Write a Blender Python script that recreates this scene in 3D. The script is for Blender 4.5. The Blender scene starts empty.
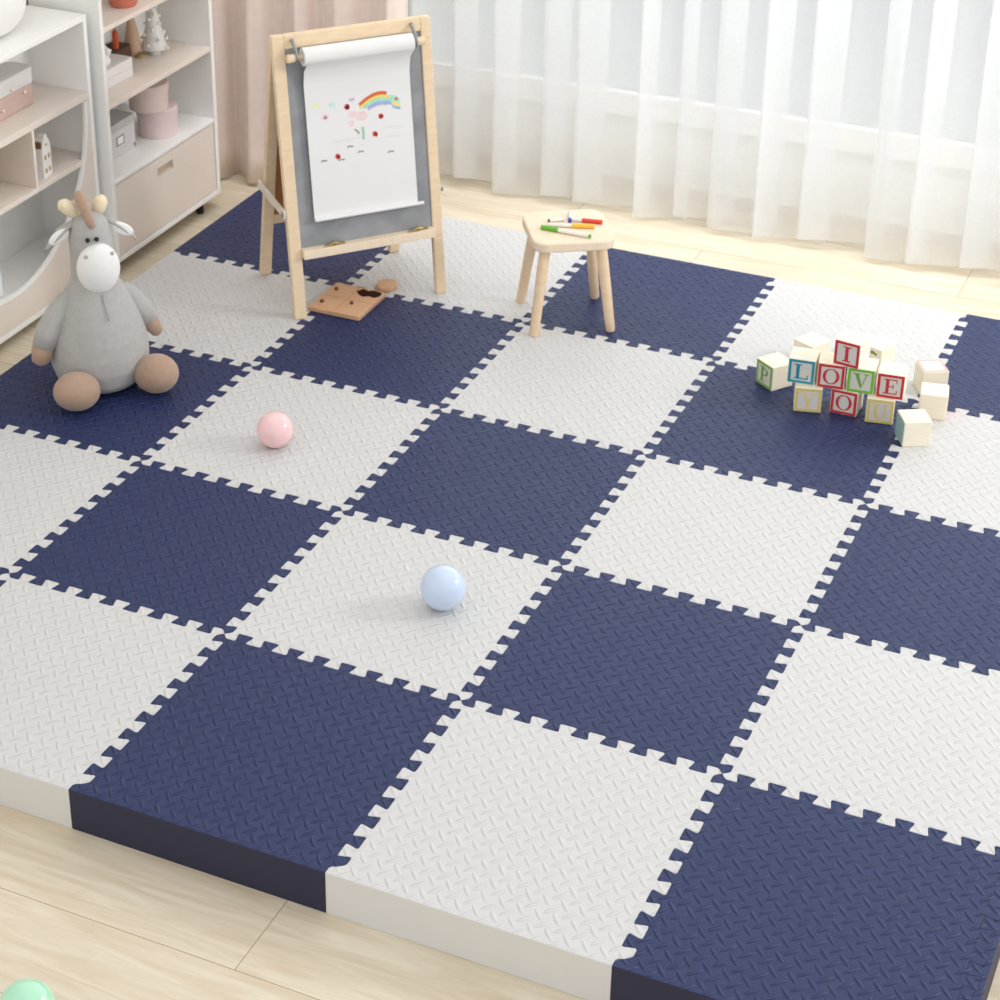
import bpy, bmesh, math, random
from mathutils import Vector, Matrix, Euler
SC = bpy.context.scene
COL = SC.collection
random.seed(4)
PI = math.pi

# ---------------------------------------------------------------- camera, world, light, exposure
T = 0.105                                  # mat thickness
cam = bpy.data.cameras.new('camera')
camo = bpy.data.objects.new('camera', cam); COL.objects.link(camo)
camo.location = (2.0861, -2.7858, 2.859)
camo.rotation_euler = (math.radians(62.22), 0, math.radians(25.129))
cam.sensor_width = 36.0; cam.lens = 2063.1 / 1000 * 36
cam.shift_x = 0.0809; cam.shift_y = -0.1234
cam.clip_start = 0.05
cam.dof.use_dof = True; cam.dof.focus_distance = 4.4; cam.dof.aperture_fstop = 9.0
SC.camera = camo

world = bpy.data.worlds.new('daylight'); SC.world = world
world.use_nodes = True
bg = world.node_tree.nodes['Background']
bg.inputs[0].default_value = (1.0, 0.99, 0.98, 1); bg.inputs[1].default_value = 0.97

def area_light(name, loc, target, sx, sy, power, color, spread=180):
    l = bpy.data.lights.new(name, 'AREA'); l.shape = 'RECTANGLE'; l.size = sx; l.size_y = sy
    l.energy = power; l.color = color; l.spread = math.radians(spread)
    o = bpy.data.objects.new(name, l); COL.objects.link(o); o.location = loc
    o.rotation_euler = (Vector(target) - Vector(loc)).to_track_quat('-Z', 'Y').to_euler()
    return o
area_light('right_key_light', (4.6, 3.4, 2.5), (-0.3, 1.4, 0.2), 1.1, 0.9, 105, (1.0, 0.985, 0.96))  # added key light for the shadows and shelf fronts; no side window known
area_light('back_window_daylight', (1.0, 5.0, 2.3), (1.0, 3.5, 0.7), 5.5, 2.0, 115, (1.0, 1.0, 1.0))
area_light('curtain_fill_light', (0.5, 2.95, 2.7), (0.5, 3.6, 1.9), 4.4, 0.3, 50, (0.965, 0.985, 1.0), 110)  # added fill to brighten the curtain; no lamp is known here

SC.view_settings.view_transform = 'Standard'
SC.view_settings.look = 'None'
SC.view_settings.exposure = 0.12
SC.view_settings.gamma = 1.0
SC.view_settings.use_curve_mapping = False
try: SC.cycles.use_denoising = True
except Exception: pass

# ---------------------------------------------------------------- materials
def srgb(r, g, b):
    f = lambda c: (c/255/12.92) if c/255 <= .04045 else ((c/255+.055)/1.055)**2.4
    return (f(r), f(g), f(b), 1)
MATS = {}
class NT:
    def __init__(s, m): s.t = m.node_tree; s.n = s.t.nodes; s.l = s.t.links
    def node(s, ty, **kw):
        n = s.n.new(ty)
        for k, v in kw.items(): setattr(n, k, v)
        return n
    def math(s, op, a, b=None, c=None):
        n = s.n.new('ShaderNodeMath'); n.operation = op
        for i, x in enumerate((a, b, c)):
            if x is None: continue
            if isinstance(x, (int, float)): n.inputs[i].default_value = x
            else: s.l.new(x, n.inputs[i])
        return n.outputs[0]
def base_mat(name, col, rough=.6, spec=.5, sheen=0.0, metal=0.0):
    m = bpy.data.materials.new(name); m.use_nodes = True
    b = m.node_tree.nodes['Principled BSDF']
    b.inputs['Base Color'].default_value = col; b.inputs['Roughness'].default_value = rough
    b.inputs['Specular IOR Level'].default_value = spec; b.inputs['Metallic'].default_value = metal
    if sheen: b.inputs['Sheen Weight'].default_value = sheen
    return m, b
def mat(name, rgb, rough=.6, spec=.4, var=.04, scale=12, bump=0.0, bscale=200, sheen=0.0, metal=0.0, stretch=(1, 1, 1)):
    """plain material with a slight procedural colour variation and optional fine bump"""
    if name in MATS: return MATS[name]
    c = srgb(*rgb)
    m, b = base_mat(name, c, rough, spec, sheen, metal)
    t = NT(m)
    tc = t.node('ShaderNodeTexCoord'); mp = t.node('ShaderNodeMapping'); mp.inputs['Scale'].default_value = stretch
    t.l.new(tc.outputs['Object'], mp.inputs['Vector'])
    nz = t.node('ShaderNodeTexNoise'); nz.inputs['Scale'].default_value = scale; nz.inputs['Detail'].default_value = 4
    t.l.new(mp.outputs[0], nz.inputs['Vector'])
    r = t.node('ShaderNodeValToRGB')
    r.color_ramp.elements[0].position = .3; r.color_ramp.elements[1].position = .7
    r.color_ramp.elements[0].color = tuple(max(0, x*(1-var)) for x in c[:3]) + (1,)
    r.color_ramp.elements[1].color = tuple(min(1, x*(1+var)) for x in c[:3]) + (1,)
    t.l.new(nz.outputs[0], r.inputs[0]); t.l.new(r.outputs[0], b.inputs['Base Color'])
    if bump:
        n2 = t.node('ShaderNodeTexNoise'); n2.inputs['Scale'].default_value = bscale
        t.l.new(tc.outputs['Object'], n2.inputs['Vector'])
        bp = t.node('ShaderNodeBump'); bp.inputs['Strength'].default_value = bump; bp.inputs['Distance'].default_value = .002
        t.l.new(n2.outputs[0], bp.inputs['Height']); t.l.new(bp.outputs[0], b.inputs['Normal'])
    MATS[name] = m
    return m

def foam_tread(name, rgb, rough, spec, strength):
    """foam with the woven lozenge tread pressed into its top: two crossed sets of short diagonal ribs"""
    c = srgb(*rgb)
    m, b = base_mat(name, c, rough, spec)
    t = NT(m)
    tc = t.node('ShaderNodeTexCoord'); sp = t.node('ShaderNodeSeparateXYZ'); t.l.new(tc.outputs['Object'], sp.inputs[0])
    X = t.math('DIVIDE', sp.outputs[0], .6/16); Y = t.math('DIVIDE', sp.outputs[1], .6/14)
    def lens(ox, oy, sign):
        fx = t.math('SUBTRACT', t.math('FRACT', t.math('ADD', X, 50+ox)), .5)
        fy = t.math('SUBTRACT', t.math('FRACT', t.math('ADD', Y, 50+oy)), .5)
        u = t.math('MULTIPLY', t.math('ADD', fx, fy if sign > 0 else t.math('MULTIPLY', fy, -1)), .7071)
        v = t.math('MULTIPLY', t.math('SUBTRACT', fx, fy if sign > 0 else t.math('MULTIPLY', fy, -1)), .7071)
        u2 = t.math('POWER', t.math('ABSOLUTE', t.math('DIVIDE', u, .47)), 2)
        v2 = t.math('POWER', t.math('ABSOLUTE', t.math('DIVIDE', v, .13)), 2)
        return t.math('MAXIMUM', t.math('SUBTRACT', 1, t.math('ADD', u2, v2)), 0)
    h = t.math('MAXIMUM', lens(0, 0, 1), lens(.5, .5, -1))
    h = t.math('POWER', h, .7)
    nz = t.node('ShaderNodeTexNoise'); nz.inputs['Scale'].default_value = 700; t.l.new(tc.outputs['Object'], nz.inputs['Vector'])
    hh = t.math('ADD', h, t.math('MULTIPLY', nz.outputs[0], .10))
    bp = t.node('ShaderNodeBump'); bp.inputs['Strength'].default_value = strength; bp.inputs['Distance'].default_value = .0045
    t.l.new(hh, bp.inputs['Height']); t.l.new(bp.outputs[0], b.inputs['Normal'])
    MATS[name] = m
    return m

NAVY_TOP = foam_tread('navy_foam_top', (34, 47, 90), .42, .34, .9)
WHITE_TOP = foam_tread('white_foam_top', (205, 205, 205), .5, .35, .55)
NAVY_SIDE = mat('navy_foam_side', (44, 45, 66), .6, .35, .02)
WHITE_SIDE = mat('white_foam_side', (214, 213, 210), .6, .35, .015)
WHITE_PAINT = mat('white_laminate', (247, 247, 245), .45, .4, .01)
BEIGE = mat('beige_laminate', (233, 222, 212), .5, .35, .025, 6)
WOOD = mat('pale_birch', (234, 211, 178), .5, .35, .05, 7, stretch=(3, 3, 12))
WOOD_LIGHT = mat('bleached_birch', (238, 219, 194), .5, .35, .04, 7, stretch=(14, 3, 3))
WOOD_BLOCK = mat('block_wood', (246, 238, 217), .55, .3, .05, 30, stretch=(1, 1, 5))
WOOD_BOARD = mat('puzzle_wood', (213, 170, 134), .5, .3, .07, 25, stretch=(1, 6, 1))
HARDBOARD = mat('brown_hardboard', (166, 112, 64), .6, .3, .08, 20)
SLATE = mat('grey_chalkboard', (150, 152, 155), .75, .25, .14, 14)
PAPER = mat('drawing_paper', (234, 234, 234), .8, .2, .01)
BRASS = mat('dull_brass', (176, 160, 112), .35, .5, .03, metal=.8)
STEEL = mat('grey_steel', (150, 152, 152), .35, .5, .03, metal=.7)
BLACK = mat('black_plastic', (28, 26, 25), .5, .4, .02)
PINK_CLOTH = mat('pink_cloth', (240, 224, 215), .85, .2, .03, 30, .25, 500, .2)
PLUSH_GREY = mat('grey_knit', (176, 175, 172), .9, .15, .05, 60, .5, 350, .3)
PLUSH_BROWN = mat('tan_plush', (174, 147, 128), .9, .15, .05, 60, .5, 350, .3)
PLUSH_WHITE = mat('white_plush', (236, 236, 234), .9, .15, .02, 60, .4, 350, .3)
PLUSH_CREAM = mat('cream_plush', (233, 220, 190), .9, .15, .05, 60, .5, 350, .3)
WALL_CREAM = mat('cream_wall_paint', (228, 222, 212), .8, .2, .01, 3)
SILL_WHITE = mat('white_sill_paint', (251, 251, 248), .5, .3, .005)

def floor_material():
    m, b = base_mat('oak_planks', srgb(214, 190, 155), .45, .35)
    t = NT(m)
    tc = t.node('ShaderNodeTexCoord'); sp = t.node('ShaderNodeSeparateXYZ'); t.l.new(tc.outputs['Object'], sp.inputs[0])
    X, Y = sp.outputs[0], sp.outputs[1]
    W, L = .24, 1.36
    row = t.math('DIVIDE', t.math('ADD', Y, 10*W + .24), W)
    ri = t.math('FLOOR', row); rf = t.math('FRACT', row)
    off = t.math('MULTIPLY', t.math('FRACT', t.math('MULTIPLY', t.math('ADD', ri, -10.0), .37)), L)
    col_ = t.math('DIVIDE', t.math('ADD', t.math('ADD', X, 10*L - .50), off), L)
    ci = t.math('FLOOR', col_); cf = t.math('FRACT', col_)
    jr = t.math('LESS_THAN', t.math('MULTIPLY', t.math('ABSOLUTE', t.math('SUBTRACT', t.math('FRACT', t.math('ADD', rf, .5)), .5)), W), .0011)
    jc = t.math('LESS_THAN', t.math('MULTIPLY', t.math('ABSOLUTE', t.math('SUBTRACT', t.math('FRACT', t.math('ADD', cf, .5)), .5)), L), .0011)
    joint = t.math('MAXIMUM', jr, jc)
    wn = t.node('ShaderNodeTexWhiteNoise'); wn.noise_dimensions = '2D'
    cb = t.node('ShaderNodeCombineXYZ'); t.l.new(ri, cb.inputs[0]); t.l.new(ci, cb.inputs[1]); t.l.new(cb.outputs[0], wn.inputs[0])
    mp = t.node('ShaderNodeMapping'); mp.inputs['Scale'].default_value = (1.6, 15, 1); t.l.new(tc.outputs['Object'], mp.inputs['Vector'])
    ad = t.node('ShaderNodeVectorMath'); ad.operation = 'ADD'; t.l.new(mp.outputs[0], ad.inputs[0])
    sc_ = t.node('ShaderNodeVectorMath'); sc_.operation = 'SCALE'; sc_.inputs['Scale'].default_value = 9; t.l.new(wn.outputs['Color'], sc_.inputs[0]); t.l.new(sc_.outputs[0], ad.inputs[1])
    nz = t.node('ShaderNodeTexNoise'); nz.inputs['Scale'].default_value = 2.2; nz.inputs['Detail'].default_value = 8; nz.inputs['Roughness'].default_value = .62; nz.inputs['Distortion'].default_value = .9
    t.l.new(ad.outputs[0], nz.inputs['Vector'])
    r = t.node('ShaderNodeValToRGB'); e = r.color_ramp.elements
    e[0].position = .28; e[0].color = srgb(207, 191, 164); e[1].position = .72; e[1].color = srgb(229, 220, 201)
    t.l.new(nz.outputs[0], r.inputs[0])
    hv = t.node('ShaderNodeHueSaturation'); t.l.new(r.outputs[0], hv.inputs['Color'])
    t.l.new(t.math('ADD', t.math('MULTIPLY', wn.outputs['Value'], .12), .93), hv.inputs['Value'])
    mx = t.node('ShaderNodeMix'); mx.data_type = 'RGBA'; t.l.new(joint, mx.inputs[0]); t.l.new(hv.outputs[0], mx.inputs[6]); mx.inputs[7].default_value = srgb(168, 146, 116)
    t.l.new(mx.outputs[2], b.inputs['Base Color'])
    bp = t.node('ShaderNodeBump'); bp.inputs['Strength'].default_value = .15; bp.inputs['Distance'].default_value = .001
    t.l.new(nz.outputs[0], bp.inputs['Height']); t.l.new(bp.outputs[0], b.inputs['Normal'])
    return m
def sheer_material():
    m = bpy.data.materials.new('sheer_voile'); m.use_nodes = True
    t = NT(m); n = t.n; n.remove(n['Principled BSDF'])
    out = n['Material Output']
    d = t.node('ShaderNodeBsdfDiffuse'); d.inputs[0].default_value = (.955, .97, .985, 1)
    tl = t.node('ShaderNodeBsdfTranslucent'); tl.inputs[0].default_value = (.94, .95, .96, 1)
    tr = t.node('ShaderNodeBsdfTransparent'); tr.inputs[0].default_value = (1, 1, 1, 1)
    a = t.node('ShaderNodeMixShader'); a.inputs[0].default_value = .42
    t.l.new(d.outputs[0], a.inputs[1]); t.l.new(tl.outputs[0], a.inputs[2])
    tc = t.node('ShaderNodeTexCoord'); nz = t.node('ShaderNodeTexNoise'); nz.inputs['Scale'].default_value = 120
    t.l.new(tc.outputs['Object'], nz.inputs['Vector'])
    f = t.math('ADD', t.math('MULTIPLY', nz.outputs[0], .06), .50)
    x = t.node('ShaderNodeMixShader'); t.l.new(f, x.inputs[0]); t.l.new(tr.outputs[0], x.inputs[1]); t.l.new(a.outputs[0], x.inputs[2])
    t.l.new(x.outputs[0], out.inputs[0])
    return m
def glass_material():
    m = bpy.data.materials.new('window_glass'); m.use_nodes = True
    t = NT(m); n = t.n; n.remove(n['Principled BSDF'])
    tr = t.node('ShaderNodeBsdfTransparent'); tr.inputs[0].default_value = (.96, .975, .97, 1)
    g = t.node('ShaderNodeBsdfGlossy'); g.inputs['Roughness'].default_value = .02
    fr = t.node('ShaderNodeFresnel'); fr.inputs[0].default_value = 1.35
    x = t.node('ShaderNodeMixShader'); t.l.new(fr.outputs[0], x.inputs[0]); t.l.new(tr.outputs[0], x.inputs[1]); t.l.new(g.outputs[0], x.inputs[2])
    t.l.new(x.outputs[0], n['Material Output'].inputs[0])
    return m
def ball_material(name, rgb):
    m, b = base_mat(name, srgb(*rgb), .16, .5)
    b.inputs['Subsurface Weight'].default_value = .35
    b.inputs['Subsurface Radius'].default_value = (.03, .03, .03)
    b.inputs['Coat Weight'].default_value = .3; b.inputs['Coat Roughness'].default_value = .08
    t = NT(m); tc = t.node('ShaderNodeTexCoord'); nz = t.node('ShaderNodeTexNoise'); nz.inputs['Scale'].default_value = 6
    t.l.new(tc.outputs['Object'], nz.inputs['Vector'])
    t.l.new(t.math('ADD', t.math('MULTIPLY', nz.outputs[0], .08), .12), b.inputs['Roughness'])
    return m
FLOOR = floor_material(); SHEER = sheer_material(); GLASS = glass_material()

# ---------------------------------------------------------------- mesh helpers
class MB:
    def __init__(s): s.v = []; s.f = []; s.m = []; s.mi = 0
    def add(s, vs, fs, mi=None):
        o = len(s.v); s.v += [tuple(v) for v in vs]
        for f in fs: s.f.append(tuple(i+o for i in f)); s.m.append(s.mi if mi is None else mi)
    def box(s, x0, x1, y0, y1, z0, z1, fn=None, mi=None):
        vs = [(x, y, z) for z in (z0, z1) for y in (y0, y1) for x in (x0, x1)]
        if fn: vs = [fn(*v) for v in vs]
        s.add(vs, [(0, 2, 3, 1), (4, 5, 7, 6), (0, 1, 5, 4), (1, 3, 7, 5), (3, 2, 6, 7), (2, 0, 4, 6)], mi)
    def prism(s, poly, z0, z1, fn=None, mi=None, top_mi=None):
        n = len(poly)
        vs = [(x, y, z0) for x, y in poly] + [(x, y, z1) for x, y in poly]
        if fn: vs = [fn(*v) for v in vs]
        s.add(vs, [tuple(range(n-1, -1, -1))], mi)
        s.add([], [], mi)
        o = len(s.v) - 2*n
        s.f.append(tuple(range(o+n, o+2*n))); s.m.append(top_mi if top_mi is not None else (s.mi if mi is None else mi))
        for i in range(n):
            j = (i+1) % n
            s.f.append((o+i, o+j, o+n+j, o+n+i)); s.m.append(s.mi if mi is None else mi)
    def tube(s, pts, rads, seg=16, caps=True, mi=None):
        pts = [Vector(p) for p in pts]; rings = []
        if isinstance(rads, (int, float)): rads = [rads]*len(pts)
        up = None; vs = []
        for i, p in enumerate(pts):
            d = (pts[min(i+1, len(pts)-1)] - pts[max(i-1, 0)]).normalized()
            if up is None:
                up = d.orthogonal().normalized()
            up = (up - d*up.dot(d)).normalized(); w = d.cross(up)
            for k in range(seg):
                a = 2*PI*k/seg
                vs.append(p + (up*math.cos(a) + w*math.sin(a))*rads[i])
        fs = []
        for i in range(len(pts)-1):
            for k in range(seg):
                k2 = (k+1) % seg
                fs.append((i*seg+k, i*seg+k2, (i+1)*seg+k2, (i+1)*seg+k))
        if caps:
            fs.append(tuple(range(seg-1, -1, -1))); o = (len(pts)-1)*seg; fs.append(tuple(range(o, o+seg)))
        s.add(vs, fs, mi)
    def lathe(s, prof, seg=40, c=(0, 0, 0), mi=None):
        vs = []; fs = []
        for r, z in prof:
            for k in range(seg):
                a = 2*PI*k/seg; vs.append((c[0]+r*math.cos(a), c[1]+r*math.sin(a), c[2]+z))
        for i in range(len(prof)-1):
            for k in range(seg):
                k2 = (k+1) % seg; fs.append((i*seg+k, i*seg+k2, (i+1)*seg+k2, (i+1)*seg+k))
        fs.append(tuple(range(seg-1, -1, -1))); o = (len(prof)-1)*seg; fs.append(tuple(range(o, o+seg)))
        s.add(vs, fs, mi)
    def ball(s, c, r, rot=None, seg=24, rings=14, mi=None):
        if isinstance(r, (int, float)): r = (r, r, r)
        R = Euler(rot).to_matrix() if rot else Matrix.Identity(3)
        c = Vector(c); vs = [c + R @ Vector((0, 0, -r[2]))]; fs = []
        for i in range(1, rings):
            a = -PI/2 + PI*i/rings
            for k in range(seg):
                b = 2*PI*k/seg
                vs.append(c + R @ Vector((r[0]*math.cos(a)*math.cos(b), r[1]*math.cos(a)*math.sin(b), r[2]*math.sin(a))))
        vs.append(c + R @ Vector((0, 0, r[2])))
        for k in range(seg): fs.append((0, 1+(k+1) % seg, 1+k))
        for i in range(rings-2):
            for k in range(seg):
                k2 = (k+1) % seg; o = 1+i*seg
                fs.append((o+k, o+k2, o+seg+k2, o+seg+k))
        o = 1+(rings-2)*seg; e = len(vs)-1
        for k in range(seg): fs.append((o+k, o+(k+1) % seg, e))
        s.add(vs, fs, mi)
    def build(s, name, mats, parent=None, smooth=False, bevel=0.0, bseg=2, angle=35, loc=None, rotz=0):
        me = bpy.data.meshes.new(name); me.from_pydata(s.v, [], s.f)
        if not isinstance(mats, (list, tuple)): mats = [mats]
        for m in mats: me.materials.append(m)
        for p, mi in zip(me.polygons, s.m): p.material_index = mi
        bm = bmesh.new(); bm.from_mesh(me); bmesh.ops.recalc_face_normals(bm, faces=bm.faces); bm.to_mesh(me); bm.free()
        o = bpy.data.objects.new(name, me); COL.objects.link(o)
        if parent: o.parent = parent
        if loc: o.location = loc
        o.rotation_euler = (0, 0, rotz)
        if bevel:
            b = o.modifiers.new('bevel', 'BEVEL'); b.width = bevel; b.segments = bseg; b.limit_method = 'ANGLE'; b.angle_limit = math.radians(angle)
        if smooth:
            for p in me.polygons: p.use_smooth = True
            if smooth == 'auto':
                e = o.modifiers.new('split', 'EDGE_SPLIT'); e.split_angle = math.radians(40)
        return o
def tag(o, label, cat=None, group=None, kind=None):
    if label: o['label'] = label
    if cat: o['category'] = cat
    if group: o['group'] = group
    if kind: o['kind'] = kind
    return o
def thing(name, label, cat, loc=(0, 0, 0), rotz=0, group=None):
    o = bpy.data.objects.new(name, None); COL.objects.link(o); o.empty_display_size = .05
    o.location = loc; o.rotation_euler = (0, 0, rotz)
    return tag(o, label, cat, group)
def struct(o, label, cat): return tag(o, label, cat, None, 'structure')
def rrect(w, d, r, n=6):
    pts = []
    for cx, cy, a0 in ((w/2-r, d/2-r, 0), (-w/2+r, d/2-r, 90), (-w/2+r, -d/2+r, 180), (w/2-r, -d/2+r, 270)):
        for k in range(n+1):
            a = math.radians(a0+90*k/n); pts.append((cx+r*math.cos(a), cy+r*math.sin(a)))
    return pts

# ---------------------------------------------------------------- the room
m = MB(); m.box(-2.2, 4.2, -3.2, 4.2, -.05, 0); struct(m.build('floor', FLOOR), 'pale oak plank floor around the foam mat', 'floor')
m = MB(); m.box(-4, 8, 3.87, 11, -.12, -.06); struct(m.build('terrace', mat('pale_terrace', (158, 160, 161), .8, .2, .02, 3)), 'pale grey terrace outside the window', 'terrace')
WY = 3.75
m = MB(); m.box(-1.68, 4.2, WY, WY+.12, 0, .282); m.box(-1.68, -1.3, WY, WY+.12, .285, 2.6); m.box(3.5, 4.2, WY, WY+.12, .285, 2.6); m.box(-1.3, 3.5, WY, WY+.12, 2.3, 2.6)
struct(m.build('wall_back', mat('white_wall_paint', (244, 244, 242), .8, .2, .008, 3)), 'cream wall below and around the window behind the curtains', 'wall')
m = MB(); m.box(-1.80, -1.68, -1.0, WY+.12, 0, 2.6)
struct(m.build('wall_left', WALL_CREAM), 'pale wall behind the white shelf units', 'wall')
m = MB(); m.box(-1.68, 4.2, WY-.012, WY, 0, .05)
struct(m.build('baseboard_back', WALL_CREAM), 'low skirting under the window wall', 'baseboard')
win = thing('window_1', 'wide window seen through the sheer curtain', 'window', (0, WY, 0)); win['kind'] = 'structure'
m = MB(); m.box(-1.34, 3.54, -.016, .016, .280, .368); m.build('window_sill', SILL_WHITE, win, bevel=.004)
m = MB()
for x in (-1.3, 1.9, 3.43): m.box(x, x+.07, .0, .07, .368, 2.3)
m.box(-1.3, 3.5, .0, .07, 2.23, 2.3)
m.build('window_frame', SILL_WHITE, win, bevel=.003)
m = MB(); m.box(-1.23, 1.9, .018, .024, .3, 2.23); m.build('window_pane', GLASS, win)
m = MB(); m.box(1.97, 3.43, .018, .024, .3, 2.23); m.build('window_pane', GLASS, win)
m = MB(); m.box(-1.66, 4.0, 3.14, 3.7, 2.45, 2.5); m.box(-1.68, 4.2, 3.70, 3.75, 2.4, 2.5)
struct(m.build('trim_1', WHITE_PAINT), 'curtain track box along the top of the window wall', 'trim')

# ---------------------------------------------------------------- curtains
def sheer(x0, x1, y0, z0, z1):
    m = MB(); rnd = random.Random(11)
    cyc = []; x = x0
    while x < x1:
        p = rnd.uniform(.13, .20); cyc.append((x, p, rnd.uniform(.34, .56), rnd.uniform(.026, .046), rnd.uniform(-.3, .3))); x += p
    N = 18; zs = [z0 + (z1-z0)*k/14 for k in range(15)]
    cols = []
    for ci, (cx, p, am, b, ph) in enumerate(cyc):
        for k in range(N):
            t = k/N; cols.append((ci, t))
    vs = []
    for zi, z in enumerate(zs):
        h = (z-z0)/(z1-z0)
        for ci, t in cols:
            cx, p, am, b, ph = cyc[ci]
            nx = cyc[ci+1] if ci+1 < len(cyc) else cyc[ci]
            am_ = am*(1-t)+nx[2]*t; b_ = b*(1-t)+nx[3]*t
            am_ *= (.85+.15*h); b_ *= (1.25-.25*h)
            s = math.sin(2*PI*(t-.5))
            X = cx + p*(t + am_*math.sin(2*PI*(t-.5))*1.0)
            Y = y0 + b_*math.sin(2*PI*(t-.5)+.35*math.sin(ci*1.7)) + .012*math.sin(ci*2.1+t*3)
            Z = z + (1-h)**8*(.012*math.sin(ci*2.3) + .006*math.sin(2*PI*t))
            vs.append((X, Y, Z))
    W = len(cols); fs = []
    for i in range(len(zs)-1):
        for k in range(W-1): fs.append((i*W+k, i*W+k+1, (i+1)*W+k+1, (i+1)*W+k))
    m.add(vs, fs)
    o = m.build('sheer_curtain', SHEER, smooth=True)
    return o
tag(sheer(-.86, 3.6, 3.53, .025, 2.45), 'long white sheer curtain hanging in folds across the window', 'curtain')

def drape(x0, x1, y0, z0, z1, P, amp):
    m = MB(); rnd = random.Random(5)
    n = int((x1-x0)/.007); zs = [z0 + (z1-z0)*(k/12)**1.3 for k in range(13)]
    vs = []
    for z in zs:
        h = (z-z0)/(z1-z0)
        for k in range(n+1):
            x = x0+(x1-x0)*k/n
            a = 2*PI*(x-x0)/P + .5*math.sin(5*(x-x0))
            w = math.sin(a) + .25*math.sin(2*a+.6) + .12*math.sin(5*a)
            y = y0 + amp*w*(1-.25*h) - .03*(1-h)**3
            vs.append((x + .02*(1-h)*math.sin(a*.5), y, z + (.006*math.sin(a*.7) if h == 0 else 0)))
    W = n+1
    fs = [(i*W+k, i*W+k+1, (i+1)*W+k+1, (i+1)*W+k) for i in range(len(zs)-1) for k in range(n)]
    m.add(vs, fs)
    o = m.build('pink_drape', PINK_CLOTH, smooth=True)
    s = o.modifiers.new('solid', 'SOLIDIFY'); s.thickness = .003
    return o
tag(drape(-1.655, -.80, 3.27, .012, 2.45, .165, .038), 'dusty pink opaque curtain hanging in the corner beside the tall shelf unit', 'curtain')

# ---------------------------------------------------------------- foam mat
S6, AMP, OUT = .6, .0148, .026
PCH = S6/18; DEL = PCH*.12
def zig():
    pts = [(0, 0), (.35*PCH, AMP)]
    for h in range(1, 18):
        t = h*PCH
        if h % 2: pts += [(t+DEL, AMP), (t-DEL, -AMP)]
        else: pts += [(t+DEL, -AMP), (t-DEL, AMP)]
    pts += [(S6-.35*PCH, -AMP), (S6, 0)]
    return pts
def soften(path, c=.0065):
    out = [path[0]]
    for i in range(1, len(path)-1):
        p = Vector(path[i]); a = Vector(path[i-1]); b = Vector(path[i+1])
        da = (a-p); db = (b-p)
        ra = da.normalized()*min(c, da.length*.45); rb = db.normalized()*min(c, db.length*.45)
        for k in range(5):
            q = k/4; out.append(tuple(p + ra*(1-q)**2 + rb*q**2))
    out.append(path[-1]); return out
ZIG = soften(zig())
H = S6/2
def tile_poly(left, right, bottom, top):
    xl = -H-OUT if left else -H; xr = H+OUT if right else H
    yb = -H-OUT if bottom else -H; yt = H+OUT if top else H
    pts = []
    sh = .013
    if bottom: pts += [(xl, yb) if left else (xl-sh, yb), (xr, yb) if right else (xr-sh, yb)] + ([] if right else [(xr-sh, -H-.010), (xr-sh+.004, -H-.004)])
    else: pts += ([(xl, -H)] if left else []) + [(-H+t, -H-s) for t, s in ZIG] + ([(xr, -H)] if right else [])
    if right: pts += [(xr, yb), (xr, yt)]
    else: pts += [(H+s, -H+t) for t, s in ZIG]
    if top: pts += [(xr, yt), (xl, yt)]
    else: pts += ([(xr, H)] if right else []) + [(-H+t, H-s) for t, s in reversed(ZIG)] + ([(xl, H)] if left else [])
    if left: pts += [(xl, yt), (xl, yb)]
    else: pts += [(-H+s, -H+t) for t, s in reversed(ZIG)] + ([(-H-sh+.004, -H-.004), (-H-sh, -H-.010)] if bottom else [])
    out = []
    for p in pts:
        if not out or (Vector(p)-Vector(out[-1])).length > 1e-5: out.append(p)
    if (Vector(out[0])-Vector(out[-1])).length < 1e-5: out.pop()
    return out
TILE_LABELS = {
 (-2,4): 'navy foam mat tile in the back left corner of the mat, behind the easel', (-1,4): 'white foam mat tile at the window edge under the right legs of the easel',
 (0,4): 'navy foam mat tile at the window edge under the right legs of the stool', (1,4): 'white foam mat tile at the window edge behind the letter blocks',
 (2,4): 'navy foam mat tile in the far back right corner of the mat',
 (-2,3): 'white foam mat tile between the plush donkey and the left easel legs', (-1,3): 'navy foam mat tile partly covered by the wooden puzzle board',
 (0,3): 'white foam mat tile directly in front of the stool', (1,3): 'navy foam mat tile under the stacked letter blocks', (2,3): 'white foam mat tile under the loose wooden blocks at the right',
 (-2,2): 'navy foam mat tile the grey plush donkey sits on', (-1,2): 'white foam mat tile with the pink ball on it', (0,2): 'navy foam mat tile in the mat centre, directly right of the pink ball tile',
 (1,2): 'bare white foam mat tile directly in front of the letter block tile', (2,2): 'navy foam mat tile in front of the loose wooden blocks, at the right edge',
 (-2,1): 'white foam mat tile at the left photo edge in front of the plush donkey tile', (-1,1): 'navy foam mat tile directly left of the blue ball tile',
 (0,1): 'white foam mat tile with the blue ball on it', (1,1): 'navy foam mat tile directly right of the blue ball tile', (2,1): 'white foam mat tile at the right photo edge, two tiles right of the blue ball',
 (-2,0): 'navy foam mat tile in the front left corner of the mat, outside the photo', (-1,0): 'white foam mat tile at the front left, cut by the left photo edge',
 (0,0): 'navy foam mat tile in the front row with its whole dark front side showing', (1,0): 'white foam mat tile in the front row between two navy front tiles', (2,0): 'navy foam mat tile in the front right corner of the mat'}
MESHC = {}
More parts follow.
